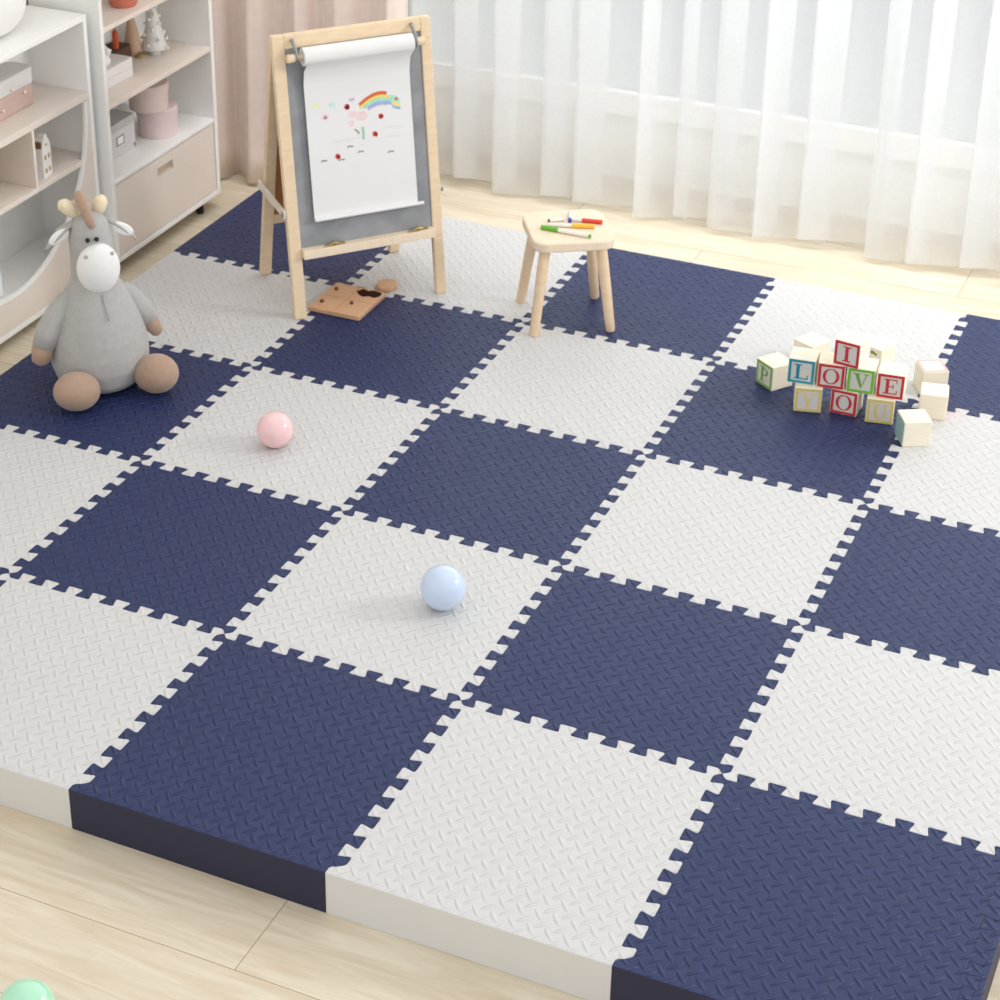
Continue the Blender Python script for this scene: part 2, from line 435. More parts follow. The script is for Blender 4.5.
for j in range(5):
    for i in range(-2, 3):
        navy = (i+j) % 2 == 0
        key = (i == -2, False, j == 0, j == 4, navy)
        if key not in MESHC:
            m = MB(); m.prism(tile_poly(*key[:4]), 0, T, mi=1, top_mi=0)
            o = m.build('foam_mat_tile', [NAVY_TOP, NAVY_SIDE] if navy else [WHITE_TOP, WHITE_SIDE], bevel=.0016, bseg=2, angle=60)
            MESHC[key] = o.data
        else:
            o = bpy.data.objects.new('foam_mat_tile', MESHC[key]); COL.objects.link(o)
            b = o.modifiers.new('bevel', 'BEVEL'); b.width = .0016; b.segments = 2; b.limit_method = 'ANGLE'; b.angle_limit = math.radians(60)
        o.location = ((i+.5)*S6, (j+.5)*S6, 0)
        tag(o, TILE_LABELS[(i, j)], 'foam mat tile', 'interlocking foam mat tiles')
STRIP_LABELS = ['narrow navy edge strip clipped to the right side of the front right mat tile', 'narrow white edge strip beyond the right photo edge, second from the front', 'narrow navy edge strip beyond the right photo edge, third from the front', 'narrow white edge strip beyond the right photo edge, fourth from the front', 'narrow navy edge strip beyond the right photo edge, at the window end']
for j in range(5):
    y0 = -H-OUT if j == 0 else -H; y1 = H+OUT if j == 4 else H
    poly = ([(-.009, -H-.004), (-.013, -H-.010), (-.013, y0)] if j == 0 else []) + [(OUT, y0), (OUT, y1)] + ([(0, y1)] if j == 4 else []) + [(s, -H+t) for t, s in reversed(ZIG)]
    m = MB(); m.prism(poly, 0, T, mi=1, top_mi=0)
    nv = j % 2 == 0
    o = m.build('foam_edge_strip', [NAVY_TOP, NAVY_SIDE] if nv else [WHITE_TOP, WHITE_SIDE], bevel=.0016, angle=60, loc=(3*S6, (j+.5)*S6, 0))
    tag(o, STRIP_LABELS[j], 'mat edge strip', 'foam edge strips')

# ---------------------------------------------------------------- tall shelf unit (far)
XB = -1.40
t = thing('shelf_unit', 'tall white shelf unit with beige shelves and a beige door, beside the pink curtain', 'shelf unit', (XB, 2.67, 0))
def yb(y): return y-2.67
m = MB(); D = -.26
m.box(D, 0, yb(2.335), yb(2.353), .05, 1.5); m.box(D, 0, yb(2.985), yb(3.005), .05, 1.5); m.box(D, 0, yb(2.353), yb(2.985), .05, .066); m.box(D, 0, yb(2.353), yb(2.985), 1.484, 1.5)
m.box(D, D+.008, yb(2.353), yb(2.985), .066, 1.484); m.box(D+.008, -.003, yb(2.353), yb(2.985), .318, .332)
m.build('carcass', WHITE_PAINT, t, bevel=.0012)
for z in (.573, .825, 1.12):
    m = MB(); m.box(D+.008, -.003, yb(2.353), yb(2.985), z, z+.016); m.build('shelf', BEIGE, t, bevel=.001)
m = MB(); y0, y1, z0, z1 = yb(2.356), yb(2.982), .069, .315
hy0, hy1, hz0, hz1 = yb(2.612), yb(2.712), .250, .281
for a in ((y0, y1, z0, hz0), (y0, y1, hz1, z1), (y0, hy0, hz0, hz1), (hy1, y1, hz0, hz1)):
    m.box(-.020, -.004, *a)
dr = m.build('door', BEIGE, t)
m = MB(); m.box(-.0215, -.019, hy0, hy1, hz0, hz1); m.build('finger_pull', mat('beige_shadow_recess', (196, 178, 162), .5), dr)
for x in (-.035, D+.03):
    for y in (yb(2.37), yb(2.915)):
        m = MB(); m.lathe([(.012, 0), (.014, .002), (.014, .03), (.018, .05)], 20, (x, y, 0)); m.build('foot', BLACK, t, smooth='auto')

# ---------------------------------------------------------------- low shelf unit (near) with the round opening
XA = -1.43; YA = 1.82
t = thing('shelf_unit', 'low white shelf unit with a round opening in its beige front', 'shelf unit', (XA, YA, 0))
m = MB(); D = -.22; HW = .488
m.box(D, 0, -HW, -HW+.018, .032, .897); m.box(D, 0, HW-.018, HW, .032, .897); m.box(D, 0, -HW+.018, HW-.018, .032, .05); m.box(D, 0, -HW+.018, HW-.018, .879, .897)
m.box(D, D+.008, -HW+.018, HW-.018, .05, .879); m.box(D+.008, -.02, -HW+.018, HW-.018, .118, .132)
m.build('carcass', WHITE_PAINT, t, bevel=.0012)
m = MB(); m.box(D+.008, -.001, -HW+.018, HW-.018, .630, .652); m.build('shelf', BEIGE, t, bevel=.001)
m = MB(); m.box(D+.008, -.022, -HW+.018, HW-.018, .428, .444); m.box(-.0225, -.003, -.4175, .4175, .428, .444); m.build('shelf', BEIGE, t, bevel=.001)
for y in (.168, -.168):
    m = MB(); m.box(D+.008, -.003, y-.006, y+.006, .444, .63); m.build('divider', BEIGE, t, bevel=.001)
R0, CZ = .452, .6
arc = [(R0*math.cos(a), CZ+R0*math.sin(a)) for a in [-PI*k/48 for k in range(49)]]
arc = [(R0, .629)] + arc + [(-R0, .629)]
def outer(y, z):
    ex = HW-.019
    if z >= CZ: return (ex if y > 0 else -ex, z)
    dy, dz = y, z-CZ
    k = min((ex/abs(dy)) if abs(dy) > 1e-9 else 1e9, ((CZ-.051)/abs(dz)) if abs(dz) > 1e-9 else 1e9)
    return (dy*k, CZ+dz*k)
m = MB()
ri = arc; ro = [outer(*p) for p in arc]; n = len(arc)
# add the exact lower corners by snapping the nearest ray
for sgn in (1, -1):
    k = min(range(n), key=lambda q: abs(ro[q][0]-sgn*(HW-.019)) + abs(ro[q][1]-.051)); ro[k] = (sgn*(HW-.019), .051)
vs = [(0-.001, y, z) for y, z in ri] + [(-.001, y, z) for y, z in ro] + [(-.010, y, z) for y, z in ri] + [(-.010, y, z) for y, z in ro]
fs = []
for k in range(n-1):
    fs += [(k, k+1, n+k+1, n+k), (2*n+k, 3*n+k, 3*n+k+1, 2*n+k+1), (k, 2*n+k, 2*n+k+1, k+1), (n+k, n+k+1, 3*n+k+1, 3*n+k)]
fs += [(0, n, 3*n, 2*n), (n-1, 3*n-1, 4*n-1, 2*n-1)]
m.add(vs, fs); m.build('front_panel', BEIGE, t)
m = MB(); R1 = R0-.009
ri = [(y*R1/R0, CZ+(z-CZ)*R1/R0 if z < CZ else z) for y, z in arc]
vs = [(.0012, y, z) for y, z in arc] + [(.0012, y, z) for y, z in ri] + [(-.010, y, z) for y, z in arc] + [(-.010, y, z) for y, z in ri]
fs = []
for k in range(n-1):
    fs += [(k, k+1, n+k+1, n+k), (2*n+k, 3*n+k, 3*n+k+1, 2*n+k+1), (k, 2*n+k, 2*n+k+1, k+1), (n+k, n+k+1, 3*n+k+1, 3*n+k)]
m.add(vs, fs); m.build('arch_trim', WHITE_PAINT, t)
for x in (-.035, D+.03):
    for y in (-.44, .44):
        m = MB(); m.lathe([(.012, 0), (.014, .002), (.014, .02), (.018, .032)], 20, (x, y, 0)); m.build('foot', BLACK, t, smooth='auto')

# ---------------------------------------------------------------- things on the low unit
m = MB(); m.ball((0, 0, .10), (.08, .135, .10), seg=32, rings=20)
o = m.build('cushion', mat('white_fleece', (243, 242, 239), .9, .1, .01, 20, .3, 300), smooth=True, loc=(-1.555, 2.01, .897))
tag(o, 'plump white cushion on top of the low shelf unit, cut by the photo edge', 'cushion')

t = thing('suitcase', 'small dusty pink suitcase with grey white lid on the low shelf unit', 'suitcase', (-1.575, 1.972, .652))
def ring_case(z0, z1, w, d, r): m = MB(); m.prism(rrect(w, d, r), z0, z1); return m
PINKC = mat('dusty_pink_card', (206, 179, 172), .6, .3, .03)
ring_case(0, .066, .10, .36, .03).build('case_body', PINKC, t, bevel=.004)
lid = ring_case(.0665, .118, .104, .364, .032).build('lid', mat('pale_grey_card', (222, 219, 217), .6, .3, .02), t, bevel=.006)
for y, z in ((.05, .082), (.115, .052), (.0, .03), (-.11, .082)):
    m = MB(); m.ball((.053, y, z), (.005, .008, .007), seg=14, rings=8); m.build('clasp', mat('rose_metal', (232, 214, 200), .3, .5, metal=.5), t, smooth=True)

t = thing('toy_house', 'tiny white gabled toy house standing in the low shelf unit', 'toy house', (-1.476, 2.078, .444), math.radians(8))
m = MB(); prof = [(-.028, 0), (.028, 0), (.028, .098), (.016, .12), (.010, .122), (.008, .136), (-.008, .136), (-.010, .122), (-.016, .12), (-.028, .098)]
fn = lambda y, z, x: (x, y, z)
m.prism(prof, -.02, .02, fn); m.build('house_body', mat('white_ceramic', (245, 243, 240), .35, .5, .01), t, bevel=.0015)
for y in (-.012, .012):
    for z in (.022, .065):
        m = MB(); m.box(.02, .0208, y-.006, y+.006, z-.007, z+.007); m.build('window_opening', mat('gold_paint', (186, 164, 120), .5), t)
m = MB(); m.box(.02, .0208, -.005, .005, .1, .107); m.build('window_opening', MATS['gold_paint'], t)
m = MB(); m.box(-.019, .019, -.034, -.029, .100, .107); m.box(-.019, .019, -.0335, -.0275, .107, .12); m.build('roof', mat('brown_roof', (128, 96, 66), .6), t)

m = MB(); m.prism(rrect(.13, .20, .012), 0, .15)
o = m.build('storage_box', mat('white_card', (238, 240, 240), .6, .3, .01), bevel=.003, loc=(-1.55, 1.74, .132)); tag(o, 'plain white storage box inside the round opening of the low shelf unit', 'box')
m = MB(); m.prism(rrect(.12, .13, .008), 0, .12)
o = m.build('storage_box', mat('beige_card', (216, 198, 178), .6, .3, .02), bevel=.003, loc=(-1.55, 1.795, .444)); tag(o, 'beige box left of the divider in the low shelf unit, at the photo edge', 'box')

# ---------------------------------------------------------------- things on the tall unit
m = MB(); m.lathe([(.038, 0), (.044, .006), (.052, .05), (.056, .09), (.060, .09), (.060, .102), (.050, .102), (.047, .02)], 36)
tag(m.build('plant_pot', mat('terracotta', (206, 124, 104), .7, .3, .04, 20), smooth='auto', loc=(-1.475, 2.585, .841)), 'terracotta pot on the upper shelf of the tall unit', 'pot')

t = thing('tree_figurine', 'white Christmas tree figurine with pearls on the middle shelf of the tall unit', 'figurine', (-1.535, 2.845, .589))
m = MB(); m.lathe([(.018, 0), (.02, .004), (.02, .012), (.012, .02), (.044, .022), (.045, .028), (.03, .065), (.036, .067), (.024, .10), (.028, .102), (.016, .135), (.018, .137), (.002, .178)], 28)
m.build('tree_cone', mat('white_glaze', (222, 223, 222), .35, .5, .03, 40), t, smooth='auto')
rn = random.Random(3); PEARL = mat('pearl', (246, 238, 226), .2, .6, .01)
for k in range(22):
    z = .028 + .135*(k/21); a = k*2.4; r = .046*(1-(z-.028)/.16)+.004
    m = MB(); m.ball((r*math.cos(a), r*math.sin(a), z), .0058, seg=12, rings=8); m.build('pearl', PEARL, t, smooth=True)
t = thing('tree_figurine', 'beige wooden cone tree behind the white pearl tree in the tall unit', 'figurine', (-1.585, 2.79, .589))
m = MB(); m.lathe([(.012, 0), (.012, .025), (.032, .026), (.03, .04), (.004, .17)], 24); m.build('tree_cone', mat('tan_wood', (196, 166, 140), .6, .3, .06), t, smooth='auto')
m = MB(); m.lathe([(.016, 0), (.018, .004), (.016, .010), (.008, .012)], 20, (.024, 0.006, 0)); m.build('stand', mat('gold_base', (168, 140, 92), .4, .5), t, smooth='auto')

t = thing('basket', 'dark brown low basket at the back of the middle shelf of the tall unit', 'basket', (-1.60, 2.70, .589))
m = MB(); m.prism(rrect(.08, .11, .02), 0, .06); m.build('basket_body', mat('dark_wicker', (92, 72, 60), .8, .2, .15, 120), t, bevel=.006)
m = MB(); m.lathe([(.010, 0), (.010, .055), (.007, .058), (.001, .066)], 18); tag(m.build('candle', mat('orange_wax', (196, 84, 44), .5), smooth='auto', loc=(-1.585, 2.69, .649)), 'small orange candle standing on the dark basket in the tall unit', 'candle')

BOXW = mat('white_linen_box', (232, 230, 228), .7, .2, .02, 60)
for k in range(2):
    m = MB(); m.prism(rrect(.10, .22, .004), 0, .031); o = m.build('gift_box', BOXW, bevel=.002, loc=(-1.537, 2.525, .589+.0315*k))
    tag(o, ['white flat box, lower of the two stacked on the middle shelf of the tall unit', 'white flat box, upper of the two stacked on the middle shelf of the tall unit'][k], 'box', 'flat white boxes in the tall unit')
m = MB(); m.ball((0, 0, .019), (.02, .026, .02), seg=18, rings=12); m.ball((.004, .012, .047), .014, seg=16, rings=10); m.ball((.006, .028, .046), (.005, .008, .005), seg=10, rings=8); m.ball((-.002, -.03, .025), (.006, .016, .006), (.3, 0, 0), seg=10, rings=8); m.ball((.0, .012, .062), (.004, .005, .008), seg=10, rings=8)
o = m.build('bird_figurine', MATS['white_ceramic'], smooth=True, loc=(-1.515, 2.512, .6515)); r_ = o.modifiers.new('remesh', 'REMESH'); r_.mode = 'VOXEL'; r_.voxel_size = .0025
tag(o, 'small white bird figurine on the stacked white boxes in the tall unit', 'figurine')

def drum(label, loc, r, h, rgb, nm):
    t = thing('hat_box', label, 'hat box', loc, 0, 'round hat boxes in the tall unit')
    m = MB(); m.lathe([(r-.002, 0), (r, .002), (r, h*.70)], 44); m.build('drum_body', mat(nm, rgb, .65, .3, .02, 30), t, smooth='auto')
    m = MB(); m.lathe([(r+.003, h*.70), (r+.003, h-.003), (r, h), (.001, h)], 44); m.build('lid', MATS[nm], t, smooth='auto')
drum('pink round hat box, lower of the pair in the tall unit', (-1.505, 2.788, .332), .067, .100, (228, 209, 209), 'blush_card')
drum('beige pink round hat box, upper of the pair in the tall unit', (-1.515, 2.757, .4325), .066, .090, (222, 205, 198), 'nude_card')
t = thing('storage_box', 'grey box with a label holder on the lower shelf of the tall unit', 'box', (-1.56, 2.557, .332))
GREYC = mat('grey_card', (206, 204, 205), .7, .3, .02)
m = MB(); m.box(-.055, .055, -.09, .09, 0, .09); m.build('box_body', GREYC, t, bevel=.002)
m = MB(); m.box(-.057, .057, -.092, .092, .0905, .118); m.build('lid', mat('grey_card_lid', (186, 186, 184), .7, .3, .02), t, bevel=.002)
m = MB()
for a in ((-.022, .022, .038, .042), (-.022, .022, .066, .070), (-.022, -.018, .042, .066), (.018, .022, .042, .066)): m.box(.055, .057, *a)
m.build('label_holder', STEEL, t)
m = MB(); m.box(.0552, .0558, -.018, .018, .042, .066); m.build('label_card', PAPER, t)
m = MB(); m.ball((.056, .082, .012), (.004, .006, .006), seg=12, rings=8); m.build('stud', STEEL, t, smooth=True)

# ---------------------------------------------------------------- easel
EA = math.atan2(.747, .665)
t = thing('easel', 'wooden standing easel with a grey board, paper roll and tray', 'easel', (-.4615, 2.3025, T), EA)
K = .16
fl = lambda x, y, z: (x, y + K*z, z)                  # leaning front frame
KB = .215
rl = lambda x, y, z: (x, .343 + y - KB*z, z)          # leaning rear frame
EASEL_H = .848
for sx in (-1, 1):
    m = MB(); a, b = (-.247, -.209) if sx < 0 else (.219, .252); m.box(a, b, 0, .022, 0, EASEL_H, fl); m.build('front_leg', WOOD, t, bevel=.003)
    m = MB(); a, b = sorted((sx*.237, sx*.202)); m.box(a, b, 0, .022, 0, EASEL_H-.02, rl); m.build('rear_leg', WOOD, t, bevel=.003)
m = MB(); m.box(-.209, .219, 0, .022, .808, EASEL_H, fl); m.build('top_rail', WOOD, t, bevel=.003)
m = MB(); m.box(-.209, .219, .006, .016, .214, .808, fl); m.build('chalkboard', SLATE, t)
tr = MB(); tr.box(-.209, .219, -.020, .02, .188, .214, fl)
tray = tr.build('tray', WOOD_LIGHT, t, bevel=.002)
m = MB(); m.box(-.202, .202, 0, .02, .188, .220, rl); m.build('rear_rail', WOOD, t, bevel=.002)
m = MB(); m.box(-.202, .202, .006, .014, .220, .78, rl); m.build('rear_board', HARDBOARD, t)
m = MB(); m.box(-.202, .202, 0, .02, .78, .828, rl); m.build('rear_rail', WOOD, t, bevel=.002)
for sx in (-1, 1):
    m = MB(); x = sx*.252
    p0 = Vector((x, .006+K*.325, .325)); p1 = Vector((x, .352-KB*.335, .338)); d = (p1-p0); n_ = Vector((0, -d.z, d.y)).normalized()*.012
    vs = []
    for xx in (x-.004, x+.004):
        for p in (p0-n_-d*.02, p1-n_+d*.03, p1+n_+d*.03, p0+n_-d*.02): vs.append((xx, p.y, p.z))
    m.add(vs, [(0, 1, 2, 3), (7, 6, 5, 4), (0, 4, 5, 1), (1, 5, 6, 2), (2, 6, 7, 3), (3, 7, 4, 0)])
    st = m.build('side_stay', mat('pale_stay', (226, 216, 202), .5, .3, .03), t, bevel=.001)
    m = MB(); m.ball((x+sx*.006, p0.y, p0.z), (.005, .008, .008), seg=14, rings=8); m.build('stay_knob', STEEL, st, smooth=True)
    # top hooks that carry the dowel
    xh = .187*sx
    m = MB(); m.tube([(xh, K*.832-.004, .836), (xh, K*.825-.012, .828), (xh, K*.80-.03, .812), (xh, K*.79-.044, .796), (xh, K*.785-.04, .778), (xh, K*.785-.026, .776)], .005, 10); m.build('hook', STEEL, t, smooth=True)
    m = MB(); m.tube([(xh+sx*.004, K*.79-.030, .79), (xh+sx*.028, K*.79-.030, .79)], .0125, 18); m.build('dowel_end', WOOD, t, smooth='auto')
m = MB(); m.tube([(-.19, K*.79-.030, .79), (.19, K*.79-.030, .79)], .008, 14); m.build('dowel', WOOD, t, smooth='auto')
for x in (-.108, .165):
    m = MB(); y = K*.222-.010
    m.tube([(x-.03, y, .2165), (x-.01, y, .218), (x+.0, y-.002, .224), (x+.012, y+.002, .219), (x+.035, y+.002, .2165)], [.003, .0045, .006, .0045, .003], 10); m.ball((x, y, .221), (.008, .007, .008), seg=12, rings=8)
    m.build('tray_clip', BRASS, tray, smooth=True)

# paper roll hanging on the dowel, with the drawing
t = thing('paper_roll', 'white paper roll hung on the easel with a child drawing on its sheet', 'paper roll', (-.4615, 2.3025, T), EA)
YO = K*.79-.030
m = MB(); nseg = 36; prof = []
vs = []; fs = []
for xx in (-.168, .176):
    for r in (.0275, .009):
        for k in range(nseg):
            a = 2*PI*k/nseg; vs.append((xx, YO+r*math.cos(a), .79+r*math.sin(a)))
for k in range(nseg):
    k2 = (k+1) % nseg; A, B, C_, D_ = 0, nseg, 2*nseg, 3*nseg
    fs += [(A+k, A+k2, C_+k2, C_+k), (B+k, D_+k, D_+k2, B+k2), (A+k, B+k, B+k2, A+k2), (C_+k, C_+k2, D_+k2, D_+k)]
m.add(vs, fs); m.build('roll', PAPER, t, smooth='auto')
SH = lambda x, z, off: (x, K*z - .010 - off, z)
zs = [.775, .76, .745, .70, .6, .5, .4, .34, .315, .302]
prof = []
for z in zs:
    y = K*z - .010
    if z > .74: y = min(y, YO - .0275 + (.775-z)*.9)
    prof.append((y, z))
prof += [(K*.296-.013, .297), (K*.296-.019, .297), (K*.296-.021, .303)]
m = MB(); vs = []; n = len(prof)
for y, z in prof: vs += [(-.164, y, z), (.171, y, z), (-.164, y+.0008, z), (.171, y+.0008, z)]
fs = []
for i in range(n-1):
    a, b = 4*i, 4*i+4
    fs += [(a, a+1, b+1, b), (a+2, b+2, b+3, a+3), (a, b, b+2, a+2), (a+1, a+3, b+3, b+1)]
fs += [(0, 2, 3, 1), (4*n-4, 4*n-3, 4*n-1, 4*n-2)]
m.add(vs, fs); SHEET = m.build('sheet', PAPER, t, smooth='auto')
m = MB(); m.tube([(-.164, K*.30-.017, .301), (.187, K*.30-.017, .301)], .0055, 14); m.build('curled_edge', PAPER, t, smooth='auto')
# crayon marks, a hair above the sheet
CR = {}
def crayon(n, rgb): CR[n] = (len(CR), mat('crayon_'+n, rgb, .9, .1, .06, 60)); return CR[n][0]
for n, c in dict(orange=(222, 112, 72), red=(196, 74, 66), yellow=(240, 222, 130), mint=(178, 224, 208), blue=(160, 192, 230), lilac=(204, 190, 226), pink=(240, 212, 216), green=(168, 206, 180), grey=(150, 156, 160), dark=(92, 40, 50), paleyellow=(238, 238, 176), paleteal=(200, 232, 226), thin=(222, 224, 226), mauve=(186, 140, 170)).items(): crayon(n, c)
m = MB()
def mark(nm):
    global m
    used = sorted(set(m.m)); cm = [CR[k][1] for k in CR]; m.m = [used.index(q) for q in m.m]
    m.build(nm, [cm[u] for u in used], SHEET); m = MB()
def blob(x, z, rx, rz, c, n=10, seed=0, lay=0):
    rr = random.Random(seed+int(1000*x)); mi = CR[c][0]; pts = []
    for k in range(n):
        a = 2*PI*k/n; q = rr.uniform(.75, 1.15); pts.append((x+rx*q*math.cos(a), z+rz*q*math.sin(a)))
    m.prism(pts, .0002, .0006+.0002*lay, lambda px, pz, o: SH(px, pz, o), mi)
def stroke(pts, w, c, lay=0):
    mi = CR[c][0]; up = []; dn = []
    for i, (x, z) in enumerate(pts):
        a = Vector(pts[max(0, i-1)]); b = Vector(pts[min(len(pts)-1, i+1)]); d = (b-a).normalized(); nn = Vector((-d.y, d.x))*w/2
        up.append((x+nn.x, z+nn.y)); dn.append((x-nn.x, z-nn.y))
    m.prism(dn + up[::-1], .0002, .0006+.0002*lay, lambda px, pz, o: SH(px, pz, o), mi)
def bow(off): return [(.004+.128*k/10, .612 + .036*math.sin(PI*(.08+.8*k/10)) - off) for k in range(11)]
stroke(bow(0)[:8], .010, 'orange'); stroke(bow(.010)[:9], .009, 'yellow'); stroke(bow(.019)[1:], .010, 'mint'); stroke(bow(.028)[2:], .009, 'blue'); stroke(bow(.034)[2:8], .006, 'lilac'); stroke([(.10, .634), (.118, .628), (.132, .616)], .012, 'mint', 1); stroke([(.108, .614), (.134, .602)], .010, 'yellow', 1); stroke([(.110, .602), (.134, .594)], .008, 'blue', 1); mark('drawn_rainbow')
for x, z, rx, rz, c in ((.123, .624, .006, .005, 'orange'), (-.132, .637, .010, .006, 'paleyellow'), (-.08, .634, .012, .007, 'paleteal'), (-.018, .640, .010, .006, 'lilac'), (-.02, .598, .013, .009, 'pink'), (.01, .588, .018, .016, 'pink'), (-.025, .570, .009, .010, 'pink')):
    blob(x, z, rx, rz, c, lay=2); mark('crayon_patch')
for x, z, h0, c0 in ((-.035, .621, 'red', 'dark'), (-.107, .600, 'pink', 'mauve'), (.07, .579, 'red', 'dark'), (.048, .529, 'red', 'dark'), (-.075, .479, 'red', 'dark')):
    blob(x, z, .011, .010, 'pink', seed=3)
    if h0 != 'pink': blob(x, z, .0085, .0085, h0, lay=1)
    blob(x+.002, z-.001, .0035 if h0 == 'red' and x != -.035 else .006, .0035 if h0 == 'red' and x != -.035 else .006, c0, lay=2); mark('drawn_flower')
stroke([(-.016, .552), (-.008, .545), (-.002, .537)], .005, 'grey'); mark('pencil_mark')
stroke([(.010, .556), (.011, .53), (.009, .518)], .008, 'green'); mark('drawn_stem')
for x, z in ((-.034, .502), (-.002, .482), (.094, .468), (-.12, .471), (-.064, .467)):
    stroke([(x-.009, z-.002), (x-.003, z+.003), (x+.004, z), (x+.010, z+.001)], .0045, 'grey'); mark('pencil_mark')
for p in ([(.0, .505), (.008, .498)], [(-.09, .524), (-.03, .525), (.0, .524)], [(.08, .545), (.135, .54)], [(.085, .517), (.13, .51)]):
    stroke(p, .0035, 'thin'); mark('pencil_mark')

# ---------------------------------------------------------------- stool and pens
SA = math.radians(32.5); SZ = .297
t = thing('stool', 'small pale wooden stool with pens on its seat, beside the easel', 'stool', (.099, 2.4915, T), SA)
m = MB(); m.prism(rrect(.246, .246, .045, 8), SZ-.030, SZ); m.build('seat', WOOD_LIGHT, t, bevel=.006, bseg=3)
for sx in (-1, 1):
    for sy in (-1, 1):
        m = MB(); m.tube([(sx*.116, sy*.116, 0), (sx*.1155, sy*.1155, .006), (sx*.092, sy*.092, .2), (sx*.083, sy*.083, SZ-.029)], [.012, .0145, .0165, .0165], 20); m.build('leg', mat('stool_leg_birch', (233, 207, 174), .5, .35, .05, 7, stretch=(3, 3, 12)), t, smooth='auto')
def pen(label, x0, y0, x1, y1, parts, r=.0066):
    a = Vector((x0, y0)); b = Vector((x1, y1)); L = (b-a).length
    o = thing('marker_pen', label, 'pen', (x0, y0, T+SZ+r), math.atan2(y1-y0, x1-x0), 'marker pens on the stool')
    for nm, u0, u1, rr, mt in parts:
        m = MB(); c = .0012
        m.tube([(u0*L, 0, 0), (u0*L+c, 0, 0), (u1*L-c, 0, 0), (u1*L, 0, 0)], [rr*.75, rr, rr, rr*.75], 16); m.build(nm, mt, o, smooth='auto')
PB = mat('white_barrel', (238, 236, 228), .35, .5, .01)
GRN = mat('green_plastic', (104, 178, 44), .35, .5, .03); YEL = mat('amber_plastic', (240, 186, 66), .35, .5, .03); RED = mat('red_plastic', (222, 70, 48), .35, .5, .03); BLU = mat('blue_plastic', (72, 88, 190), .35, .5, .03); TANP = mat('tan_plastic', (206, 190, 164), .4); PUR = mat('plum_plastic', (140, 78, 96), .4)
pen('marker pen with a green cap lying along the front of the stool', .034, 2.438, .193, 2.436, [('cap', 0, .34, .0072, GRN), ('barrel', .34, .95, .0062, PB), ('end_plug', .95, 1, .0056, GRN)])
pen('marker pen with an amber cap in the middle of the stool', .044, 2.462, .176, 2.508, [('barrel', 0, .52, .006, PB), ('cap', .52, 1, .0070, YEL)])
pen('blue ended pen lying crosswise behind the amber one', .070, 2.574, .096, 2.514, [('tip', 0, .16, .0040, TANP), ('barrel', .16, .78, .0056, mat('pale_blue_barrel', (206, 214, 240), .35)), ('cap', .78, 1, .0064, BLU)])
pen('marker pen with a red cap at the back of the stool', .100, 2.530, .186, 2.548, [('barrel', 0, .3, .0056, PB), ('cap', .3, 1, .0066, RED)])
pen('white pen with a plum coloured end left of the blue ended pen', .034, 2.492, .074, 2.522, [('end_plug', 0, .12, .0052, PUR), ('barrel', .12, 1, .0054, PB)], .0056)

# ---------------------------------------------------------------- wooden puzzle board by the easel
t = thing('puzzle_board', 'brown wooden puzzle board with one empty cut-out, at the easel foot', 'puzzle board', (-.536, 2.288, T))
def inset_poly():
    return [(.0, .062), (.012, .086), (.035, .078), (.045, .088), (.078, .083), (.081, .060), (.070, .042), (.050, .046), (.034, .034), (.016, .044)]
HB = .0105
m = MB(); hole = [(x, y) for x, y in inset_poly()]
W_, D_ = .087, .095
# the board: outer ring bridged to the hole by angular fans
m.prism(rrect(2*W_, 2*D_, .008, 4), 0, .016); m.build('board', WOOD_BOARD, t, bevel=.003)
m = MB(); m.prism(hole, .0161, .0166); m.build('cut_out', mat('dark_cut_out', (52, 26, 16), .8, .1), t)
m = MB(); m.box(-.002, .0, -.090, .090, .0160, .0164); m.box(-.082, .082, -.001, .001, .0160, .0164); m.build('seam', mat('seam_brown', (180, 136, 102), .7), t)
for x, y in ((-.062, .046), (-.062, -.050), (.026, -.024)):
    m = MB(); m.lathe([(.006, 0), (.006, .006), (.0045, .008)], 14, (x, y, .016)); m.build('peg', mat('dark_peg', (112, 66, 40), .5), t, smooth='auto')
m = MB(); m.prism([(-.034, -.012), (-.016, -.036), (.018, -.034), (.034, -.006), (.030, .026), (.002, .038), (-.026, .022)], 0, .017)
tag(m.build('puzzle_piece', WOOD_BOARD, bevel=.004, loc=(-.478, 2.443, T), rotz=.3), 'loose wooden puzzle piece lying behind the puzzle board', 'puzzle piece')

# ---------------------------------------------------------------- balls
def play_ball(label, loc, r, rgb, nm):
    m = MB(); m.ball((0, 0, r), r, seg=48, rings=32); o = m.build('play_ball', ball_material(nm, rgb), smooth=True, loc=loc); tag(o, label, 'ball')
play_ball('pink plastic ball on the white mat tile', (-.3145, 1.4215, T), .0495, (244, 204, 206), 'pink_plastic')
play_ball('pale blue plastic ball on the white mat tile', (.4125, .914, T), .0543, (202, 218, 240), 'pale_blue_plastic')
play_ball('mint green plastic ball on the oak floor in front of the mat', (.231, -.535, 0), .0533, (178, 230, 200), 'mint_plastic')

